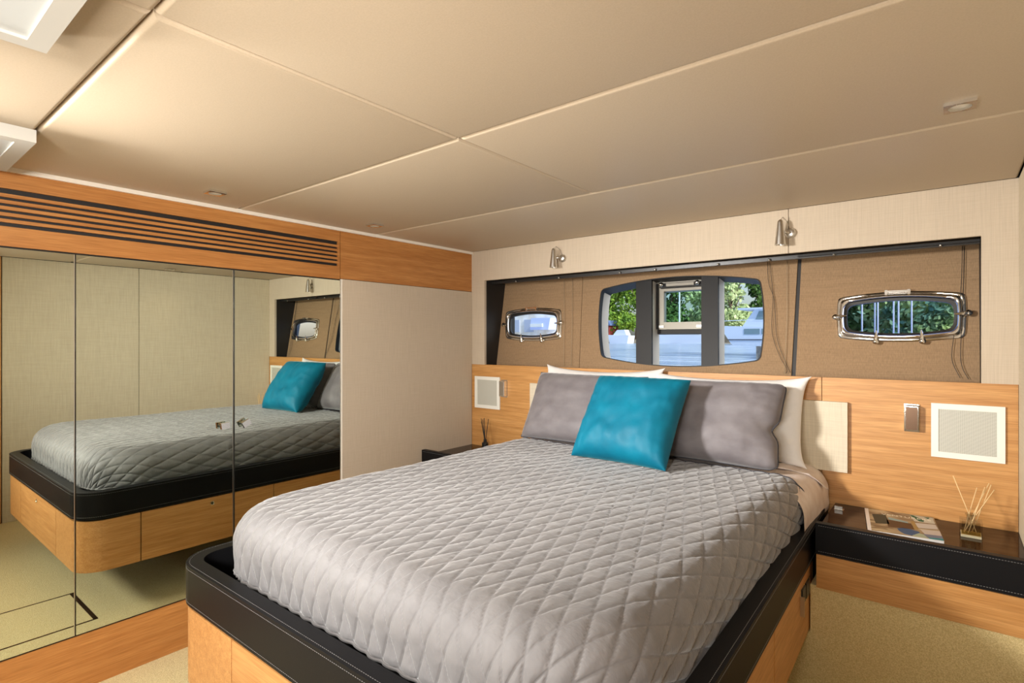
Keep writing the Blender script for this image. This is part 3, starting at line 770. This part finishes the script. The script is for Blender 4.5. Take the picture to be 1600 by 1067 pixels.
def diffuser_clear(cx, cy, z0):
    d = thing('reed_diffuser', 'clear square glass reed diffuser on the right bedside shelf', 'reed diffuser', (cx, cy, z0))
    s = .033
    bm = box(cx-s, cx+s, cy-s, cy+s, z0, z0+.060)
    bt = obj('bottle', bm, M['bottleglass'], d, bev=.005, seg=3, auto=.6)
    obj('thick_base', box(cx-s+.003, cx+s-.003, cy-s+.003, cy+s-.003, z0+.001, z0+.010), M['basecl'], d, bev=.002)
    obj('oil', box(cx-s+.005, cx+s-.005, cy-s+.005, cy+s-.005, z0+.011, z0+.022), M['oil'], d)
    obj('inner_wall', box(cx-s+.006, cx+s-.006, cy-s+.006, cy+s-.006, z0+.012, z0+.054), M['bottleglass'], bt)
    obj('neck', lathe([(.016, .058), (.013, .062), (.013, .078), (.017, .080), (.017, .084), (.0115, .084), (.0105, .060)], (cx, cy, z0), n=20), M['bottleglass'], d, auto=.6)
    for dx, dy, h, bx, by in ((-.052, .005, .218, .018, -.01), (.052, .010, .205, -.016, .012), (.066, .0, .185, -.020, -.01), (.040, .004, .190, -.008, -.018), (.018, .025, .180, -.02, .0), (.058, .012, .200, .004, .014)):
        obj('reed', tube([(cx+bx, cy+by, z0+.014), (cx+dx, cy+dy, z0+h)], .0016, 6), M['reed'], d, smooth=True)
diffuser_clear(.062, 2.685, -.738)
d2 = thing('reed_diffuser', 'small black reed diffuser with black sticks on the left bedside shelf', 'reed diffuser', (-2.440, 2.76, -.738))
obj('bottle', lathe([(0, 0), (.020, 0), (.022, .004), (.022, .045), (.014, .052), (.011, .056), (.011, .070), (0, .070)], (-2.440, 2.76, -.738), n=20), M['blackp'], d2, auto=.5)
for dx, dy, h in ((-.036, 0, .205), (-.026, .004, .200), (-.004, -.006, .212), (.028, .002, .208), (-.030, -.004, .185)):
    obj('reed', tube([(-2.440-dx*.1, 2.76, -.738+.03), (-2.440+dx, 2.76+dy, -.738+h)], .0022, 6), M['blackreed'], d2, smooth=True)
cp = thing('metal_catch', 'tiny chrome flip catch set on the right bedside shelf', 'catch', (-.375, 2.745, -.738))
obj('plate', box(-.395, -.358, 2.735, 2.765, -.738, -.7365), M['chrome'], cp)
obj('tab', box(-.392, -.362, 2.738, 2.744, -.7365, -.722), M['steel'], cp, bev=.001, seg=1)
# socket plate on the bed side near the nightstand
so = thing('power_socket', 'dark double power socket with metal key on the bed side', 'power socket', (-.41, 2.27, -.96))
xs_ = lambda y: -.425-.006+(2.5-y)*.022
obj('plate', box(xs_(2.3), xs_(2.3)+.006, 2.20, 2.36, -.975, -.905), M['chrome'], so, bev=.001, seg=1)
for y in (2.215, 2.285):
    obj('insert', box(xs_(2.3)+.004, xs_(2.3)+.009, y, y+.055, -.968, -.912), M['blackp'], so, bev=.001, seg=1)
obj('key', box(xs_(2.2)+.004, xs_(2.2)+.018, 2.185, 2.190, -.995, -.925), M['steel'], so)

# ------------------------------------------------------------------ ceiling fittings
def hatch(x0, x1, y0, y1, z0, b_, lab, m2):
    h = thing('ceiling_hatch', lab, 'ceiling hatch', ((x0+x1)/2, (y0+y1)/2, .62))
    bm = prism([[(x0, y0), (x1, y0), (x1, y1), (x0, y1)], [(x0+b_, y0+b_), (x1-b_, y0+b_), (x1-b_, y1-b_), (x0+b_, y1-b_)]], lambda a, b2, d: Vector((a, b2, d)), z0, .6195)
    obj('frame', bm, M['hatchwhite'], h, bev=.003)
    obj('blind', box(x0+b_-.002, x1-b_+.002, y0+b_-.002, y1-b_+.002, z0+.006, z0+.02), m2, h)
hatch(-1.430, -.80, -.42, .276, .580, .036, 'white framed ceiling hatch with pale blind, nearest the camera', M['panelwhite'])
hatch(-2.55, -2.108, -.25, .384, .582, .042, 'white boxed ceiling hatch close to the left wall', M['panelwhite'])
def downlight(x, y, lab):
    d = thing('downlight', lab, 'downlight', (x, y, .62), 'square chrome downlights in the ceiling')
    s = .034
    f = lambda a, b_, dd: Vector((x+a, y+b_, dd))
    circ = [(.025*math.cos(k*2*PI/24), .025*math.sin(k*2*PI/24)) for k in range(24)]
    obj('trim_ring', prism([[(-s, -s), (s, -s), (s, s), (-s, s)], circ], f, .611, .6195), M['chrome'], d, bev=.001, seg=1)
    obj('lens', lathe([(0, -.002), (.015, -.001), (.025, .004)], (x, y, .615), (0, 0, 1), 20), M['lens'], d, smooth=True)
    l = light('downlight_lamp', 'SPOT', (x, y, .605), (x, y, -1), 1.6, (1.0, .80, .55), spot_size=math.radians(100), spot_blend=.8, shadow_soft_size=.02)
    l.parent = d; l.location = (0, 0, -.015)
downlight(.021, 1.862, 'square chrome downlight in the ceiling at the right')
downlight(-2.401, 1.011, 'square chrome downlight above the left end of the air vent')
downlight(-2.416, 1.836, 'square chrome downlight above the right end of the air vent')

# ------------------------------------------------------------------ outside
ZW = -.45
wm = mat('canal_water', (.16, .26, .42), .16, spec=1.0)
sub(wm, (.35, 1.6, 1), 1.3, 5, (.16, .26, .44), (.55, .66, .82), .35, .62, bump=1.0, dist=.5)
bm = bmesh.new(); vs = [bm.verts.new(p) for p in ((-160, 3.7, ZW), (120, 3.7, ZW), (120, 200, ZW), (-160, 200, ZW))]; bm.faces.new(vs)
tag(obj('canal', bm, wm), 'blue rippled water outside the windows', 'water', kind='stuff')
bank = mat('quay_ground', (.30, .27, .17), .9)
obj_ = tag(obj('quay', box(-160, 120, 66, 200, ZW-.5, ZW+.55), sub(bank, (1, 1, 3), .8, 4, (.10, .08, .05), (.52, .42, .28))), 'low earthy far bank with dark timber edge across the water', 'bank', kind='structure')
leafm = {}
def leafmat(k, c0, c1):
    m = mat('leaves_'+k, c1, .6, spec=.3); sub(m, (1, 1, 1), .9, 3, c0, c1, .35, .65)
    m.node_tree.nodes['Principled BSDF'].inputs['Transmission Weight'].default_value = 0
    return m
LG = leafmat('green', (.07, .17, .012), (.34, .50, .05)); LP = leafmat('pale', (.30, .42, .16), (.62, .70, .36)); LD = leafmat('dark', (.03, .09, .025), (.15, .28, .05))
LB = leafmat('hedge', (.08, .24, .16), (.70, .80, .14))
bark = mat('bark', (.16, .11, .07), .9)
def tree(x, y, h, r, lm, lab, n=2600, ls=.3, base=None, seed=0, low=.25):
    rnd = random.Random(seed); z0 = (ZW+.55) if base is None else base
    tr = thing('tree', lab, 'tree', (x, y, z0), 'trees on the far bank')
    pts = [(x, y, z0-.1), (x+rnd.uniform(-.3, .3), y, z0+h*.3), (x+rnd.uniform(-.5, .5), y, z0+h*.75)]
    bm = tube(pts, [h*.022, h*.016, h*.006], 7)
    for k in range(5):
        a = rnd.uniform(0, 2*PI); tube([(pts[1][0], y, z0+h*(.25+.07*k)), (x+math.cos(a)*r*.6, y+math.sin(a)*r*.6, z0+h*(.5+.08*k))], [h*.009, h*.003], 5, bm=bm)
    obj('trunk', bm, bark, tr, smooth=True)
    blobs = [(rnd.uniform(-.55, .55)*r, rnd.uniform(-.55, .55)*r, h*rnd.uniform(low+.08, .88), r*rnd.uniform(.32, .55)) for _ in range(14)]
    V = []; F = []
    for q in range(n):
        bx, by, bz, br = rnd.choice(blobs)
        d = Vector((rnd.gauss(0, 1), rnd.gauss(0, 1), rnd.gauss(0, 1))).normalized()*br*rnd.uniform(.6, 1.05)
        c = Vector((x+bx, y+by, z0+bz))+d
        u = Vector((rnd.gauss(0, 1), rnd.gauss(0, 1), rnd.gauss(0, 1))).normalized(); v = u.orthogonal().normalized(); s = ls*rnd.uniform(.5, 1.2)
        k = len(V); V += [tuple(c+u*s), tuple(c+v*s*.5), tuple(c-u*s), tuple(c-v*s*.5)]; F.append((k, k+1, k+2, k+3))
    me = bpy.data.meshes.new('crown'); me.from_pydata(V, [], F); me.update()
    c = link('crown', me, lm, tr); c['kind'] = 'stuff'
tree(-37.5, 70, 10.5, 3.4, LG, 'tall bright green tree seen left in the large window', 3800, .32, seed=1, low=.10)
tree(-33.5, 69, 10.0, 2.9, LG, 'bright green tree beside the large window\'s left mullion', 3800, .30, seed=2, low=.14)
tree(-30.5, 74, 9.5, 3.0, LD, 'dark green tree seen between the left and middle panes', 2200, .34, seed=3, low=.1)
tree(-26.5, 76, 10.0, 2.8, LP, 'pale hazy tree at the left of the opening hatch pane', 2200, .36, seed=4, low=.05)
tree(-22.8, 75, 9.8, 2.8, LP, 'pale yellow-green tree at the right of the opening hatch pane', 2200, .36, seed=5, low=.05)
tree(-20.0, 78, 9.6, 2.0, LD, 'blue-green tree beside the right mullion', 1500, .36, seed=6)
tree(-15.0, 84, 9.3, 2.7, LP, 'tall sparse pale tree behind the white motor yacht', 900, .34, seed=7, low=.3)
tree(-18.4, 86, 4.6, 2.2, LG, 'small green bush tree behind the yacht\'s left end', 900, .34, seed=8, low=.1)
tree(-11.8, 82, 7.0, 3.2, LD, 'dense dark tree behind the white motor yacht\'s masts', 2600, .34, seed=9, low=.05)

# motor yacht across the water (right pane)
yw = mat('yacht_white', (.72, .80, .92), .35); ywin = mat('yacht_window', (.20, .30, .34), .1)
def yacht(x0, y0, L, lab):
    y_ = thing('motor_yacht', lab, 'boat', (x0, y0, ZW)); z = ZW
    hull = [(x0, z+.15), (x0+.4, z-.2), (x0+L, z-.2), (x0+L+.3, z+1.5), (x0-1.0, z+1.75)]
    obj('hull', prism([hull], lambda a, b_, d: Vector((a, y0+d, b_)), 0, 3.6), yw, y_, bev=.06)
    obj('rubbing_strake', box(x0-.2, x0+L, y0-.05, y0+.02, z+.42, z+.50), mat('dark_stripe', (.05, .06, .08), .5), y_)
    cab = [(x0+.9, z+1.6), (x0+L, z+1.6), (x0+L, z+3.2), (x0+2.0, z+3.2)]
    obj('cabin', prism([cab], lambda a, b_, d: Vector((a, y0+.35+d, b_)), 0, 2.8), yw, y_, bev=.05)
    obj('roof', box(x0+.6, x0+L+.2, y0+.1, y0+3.5, z+3.2, z+3.36), yw, y_, bev=.03)
    for k in range(4):
        a = x0+2.1+k*1.05
        obj('window', prism([[(a+.0, z+2.3), (a+.8, z+2.3), (a+.95, z+3.05), (a+.30, z+3.05)]], lambda p, q, d: Vector((p, y0+.30+d, q)), 0, .06), ywin, y_)
    for k, wd_ in ((0, 1.0), (1, .35), (1.5, .35), (2.2, .8)):
        a = x0+1.2+k*1.0; obj('window', box(a, a+wd_, y0-.03, y0+.03, z+.95, z+1.45), ywin, y_)
    obj('rail', tube([(x0-.9, y0+.1, z+2.2), (x0+1.2, y0+.1, z+2.25), (x0+L, y0+.1, z+2.0)], .03, 5), yw, y_)
    for a in (x0+3.4, x0+4.6, x0+5.6):
        obj('mast', tube([(a, y0+1.6, z+3.3), (a, y0+1.6, z+7.2)], [.05, .03], 6), mat('mast_grey', (.55, .52, .48), .5), y_)
yacht(-15.8, 52, 7.0, 'white two-deck motor yacht moored across the water')
def smallboat(x, y, L, lab, col=(.80, .84, .92)):
    b_ = thing('small_boat', lab, 'boat', (x, y, ZW)); m_ = mat('boat_white', col, .4)
    obj('hull', prism([[(x-L/2+.3, ZW-.1), (x+L/2-.2, ZW-.1), (x+L/2, ZW+1.0), (x-L/2, ZW+1.1)]], lambda a, q, d: Vector((a, y+d, q)), 0, 1.8), m_, b_, bev=.15)
    obj('cuddy', prism([[(x-L*.3, ZW+1.05), (x+L*.35, ZW+1.05), (x+L*.25, ZW+1.75), (x-L*.1, ZW+1.75)]], lambda a, q, d: Vector((a, y+.3+d, q)), 0, 1.2), m_, b_, bev=.1)
smallboat(-33.6, 64, 3.0, 'small white boat moored below the green trees')
smallboat(-25.4, 63, 7.5, 'long pale boat seen under the opening hatch')
ms = thing('sailing_mast', 'thin pale mast rising behind the opening hatch pane', 'mast', (-26.0, 65, ZW))
obj('pole', tube([(-26, 65.5, ZW-.3), (-26, 65.5, ZW+7)], [.13, .10], 6), mat('mast_white', (.85, .82, .78), .5), ms)
hs = thing('boat_shed', 'small red boat shed with a blue-grey roof on the far bank', 'shed', (-37.4, 66.5, ZW+.5))
obj('wall', box(-39.5, -36.2, 66.4, 69, ZW+.5, ZW+2.5), mat('red_boards', (.35, .06, .04), .8), hs)
obj('roof', prism([[(-39.9, ZW+2.4), (-35.9, ZW+2.4), (-36.2, ZW+3.1), (-39.9, ZW+3.1)]], lambda a, q, d: Vector((a, 66.1+d, q)), 0, 3.2), mat('slate_blue', (.12, .18, .34), .7), hs)
for k, (x, c) in enumerate(((-36.6, (.62, .45, .25)), (-35.5, (.75, .65, .45)), (-34.6, (.60, .28, .2)))):
    g = obj('rock', lathe([(0, 0), (.7, .05), (.6, .45), (.25, .8), (0, .9)], (x, 65.8, ZW+.1), n=7), mat('rock_warm', c, .9))
    tag(g, ('ochre boulder at the waterline below the red shed', 'pale sandy boulder at the waterline under the trees', 'reddish boulder beside the small white boat')[k], 'boulder', 'boulders on the far bank')
# green bank and pilings seen through the right porthole
bk = tag(obj('near_bank', box(-3.6, 3.2, 13.8, 16, ZW-.5, -.15), sub(mat('bank_stone', (.35, .33, .28), .9), (1, 1, 1), 4, 4, (.18, .17, .16), (.55, .50, .42))), 'low stony bank behind the right porthole', 'bank', kind='structure')
def hedge(x, y, w_, h_, lm, lab, seed, n=1500):
    rnd = random.Random(seed); hh = thing('leafy_bush', lab, 'bush', (x, y, -.15)); V = []; F = []
    for q in range(n):
        c = Vector((x+rnd.gauss(0, .38)*w_*.8, y+rnd.uniform(-.4, .4), -.15+abs(rnd.gauss(.3, .35))*h_)); u = Vector((rnd.gauss(0, 1), rnd.gauss(0, 1), rnd.gauss(0, 1))).normalized(); v = u.orthogonal().normalized(); s = rnd.uniform(.04, .11)
        k = len(V); V += [tuple(c+u*s), tuple(c+v*s*.6), tuple(c-u*s), tuple(c-v*s*.6)]; F.append((k, k+1, k+2, k+3))
    me = bpy.data.meshes.new('foliage'); me.from_pydata(V, [], F); me.update(); c = link('foliage', me, lm, hh); c['kind'] = 'stuff'
    obj('stem', tube([(x, y, -.3), (x+.05, y, .4)], [.04, .02], 6), bark, hh)
hedge(-.15, 14.4, 1.1, 1.3, LB, 'bright yellow-green bush at the right of the right porthole', 31, 2600)
hedge(-.95, 14.8, 1.0, 1.5, LB, 'blue-green bush behind the pilings in the right porthole', 32, 2200)
hedge(-1.9, 15.2, 1.1, 1.5, LD, 'dark bush at the left of the right porthole', 33, 2600)
fnc = tag(obj('dark_shed', box(-4, 3, 16.2, 18, -.3, 2.6), mat('dark_blue_boards', (.12, .20, .40), .8)), 'dark blue boat house wall behind the bushes', 'shed')  # one flat dark blue over the whole wall
for k, x in enumerate((-1.40, -1.18, -1.13, -.87, -.79, -.58)):
    g = obj('white_pole', tube([(x, 13.2, ZW-.2), (x, 13.2, 1.6)], .014, 8), M['white'], smooth=True)
    tag(g, ('leftmost slim white pole beyond the right porthole', 'left pole of the first close pair beyond the right porthole', 'right pole of the first close pair beyond the right porthole', 'left pole of the second pair beyond the right porthole', 'right pole of the second pair beyond the right porthole', 'rightmost slim white pole, nearest the bushes, beyond the right porthole')[k], 'pole', 'white poles beyond the right porthole')
# pale boathouse seen through the left porthole
bh = thing('boathouse', 'bright white boathouse with a blue awning behind the left porthole', 'building', (-21, 28, ZW))
bw = mat('bright_render', (.95, .93, .88), .8)
obj('wall', box(-27, -18.3, 28.2, 32, ZW-.3, 3.4), sub(bw, (1, 1, 1), 1.2, 4, (.72, .66, .55), (.98, .97, .95)), bh)
obj('awning', prism([[(-20.5, .63), (-19.1, .63), (-18.95, 1.35), (-20.4, 1.35)]], lambda a, q, d: Vector((a, 27.4+d, q)), 0, .9), mat('awning_blue', (.58, .66, .98), .7), bh)
obj('sign_board', box(-20.4, -19.5, 27.3, 27.4, .80, 1.0), M['white'], bh)
obj('quay_edge', box(-28, -18.1, 26.5, 29, ZW-.4, ZW+.25), mat('pale_stone', (.70, .66, .60), .8), bh)
for k in range(4):
    obj('window', box(-24.8+k*1.1, -24.1+k*1.1, 28.12, 28.2, .5, 1.3), mat('shed_window', (.45, .50, .62), .3), bh)
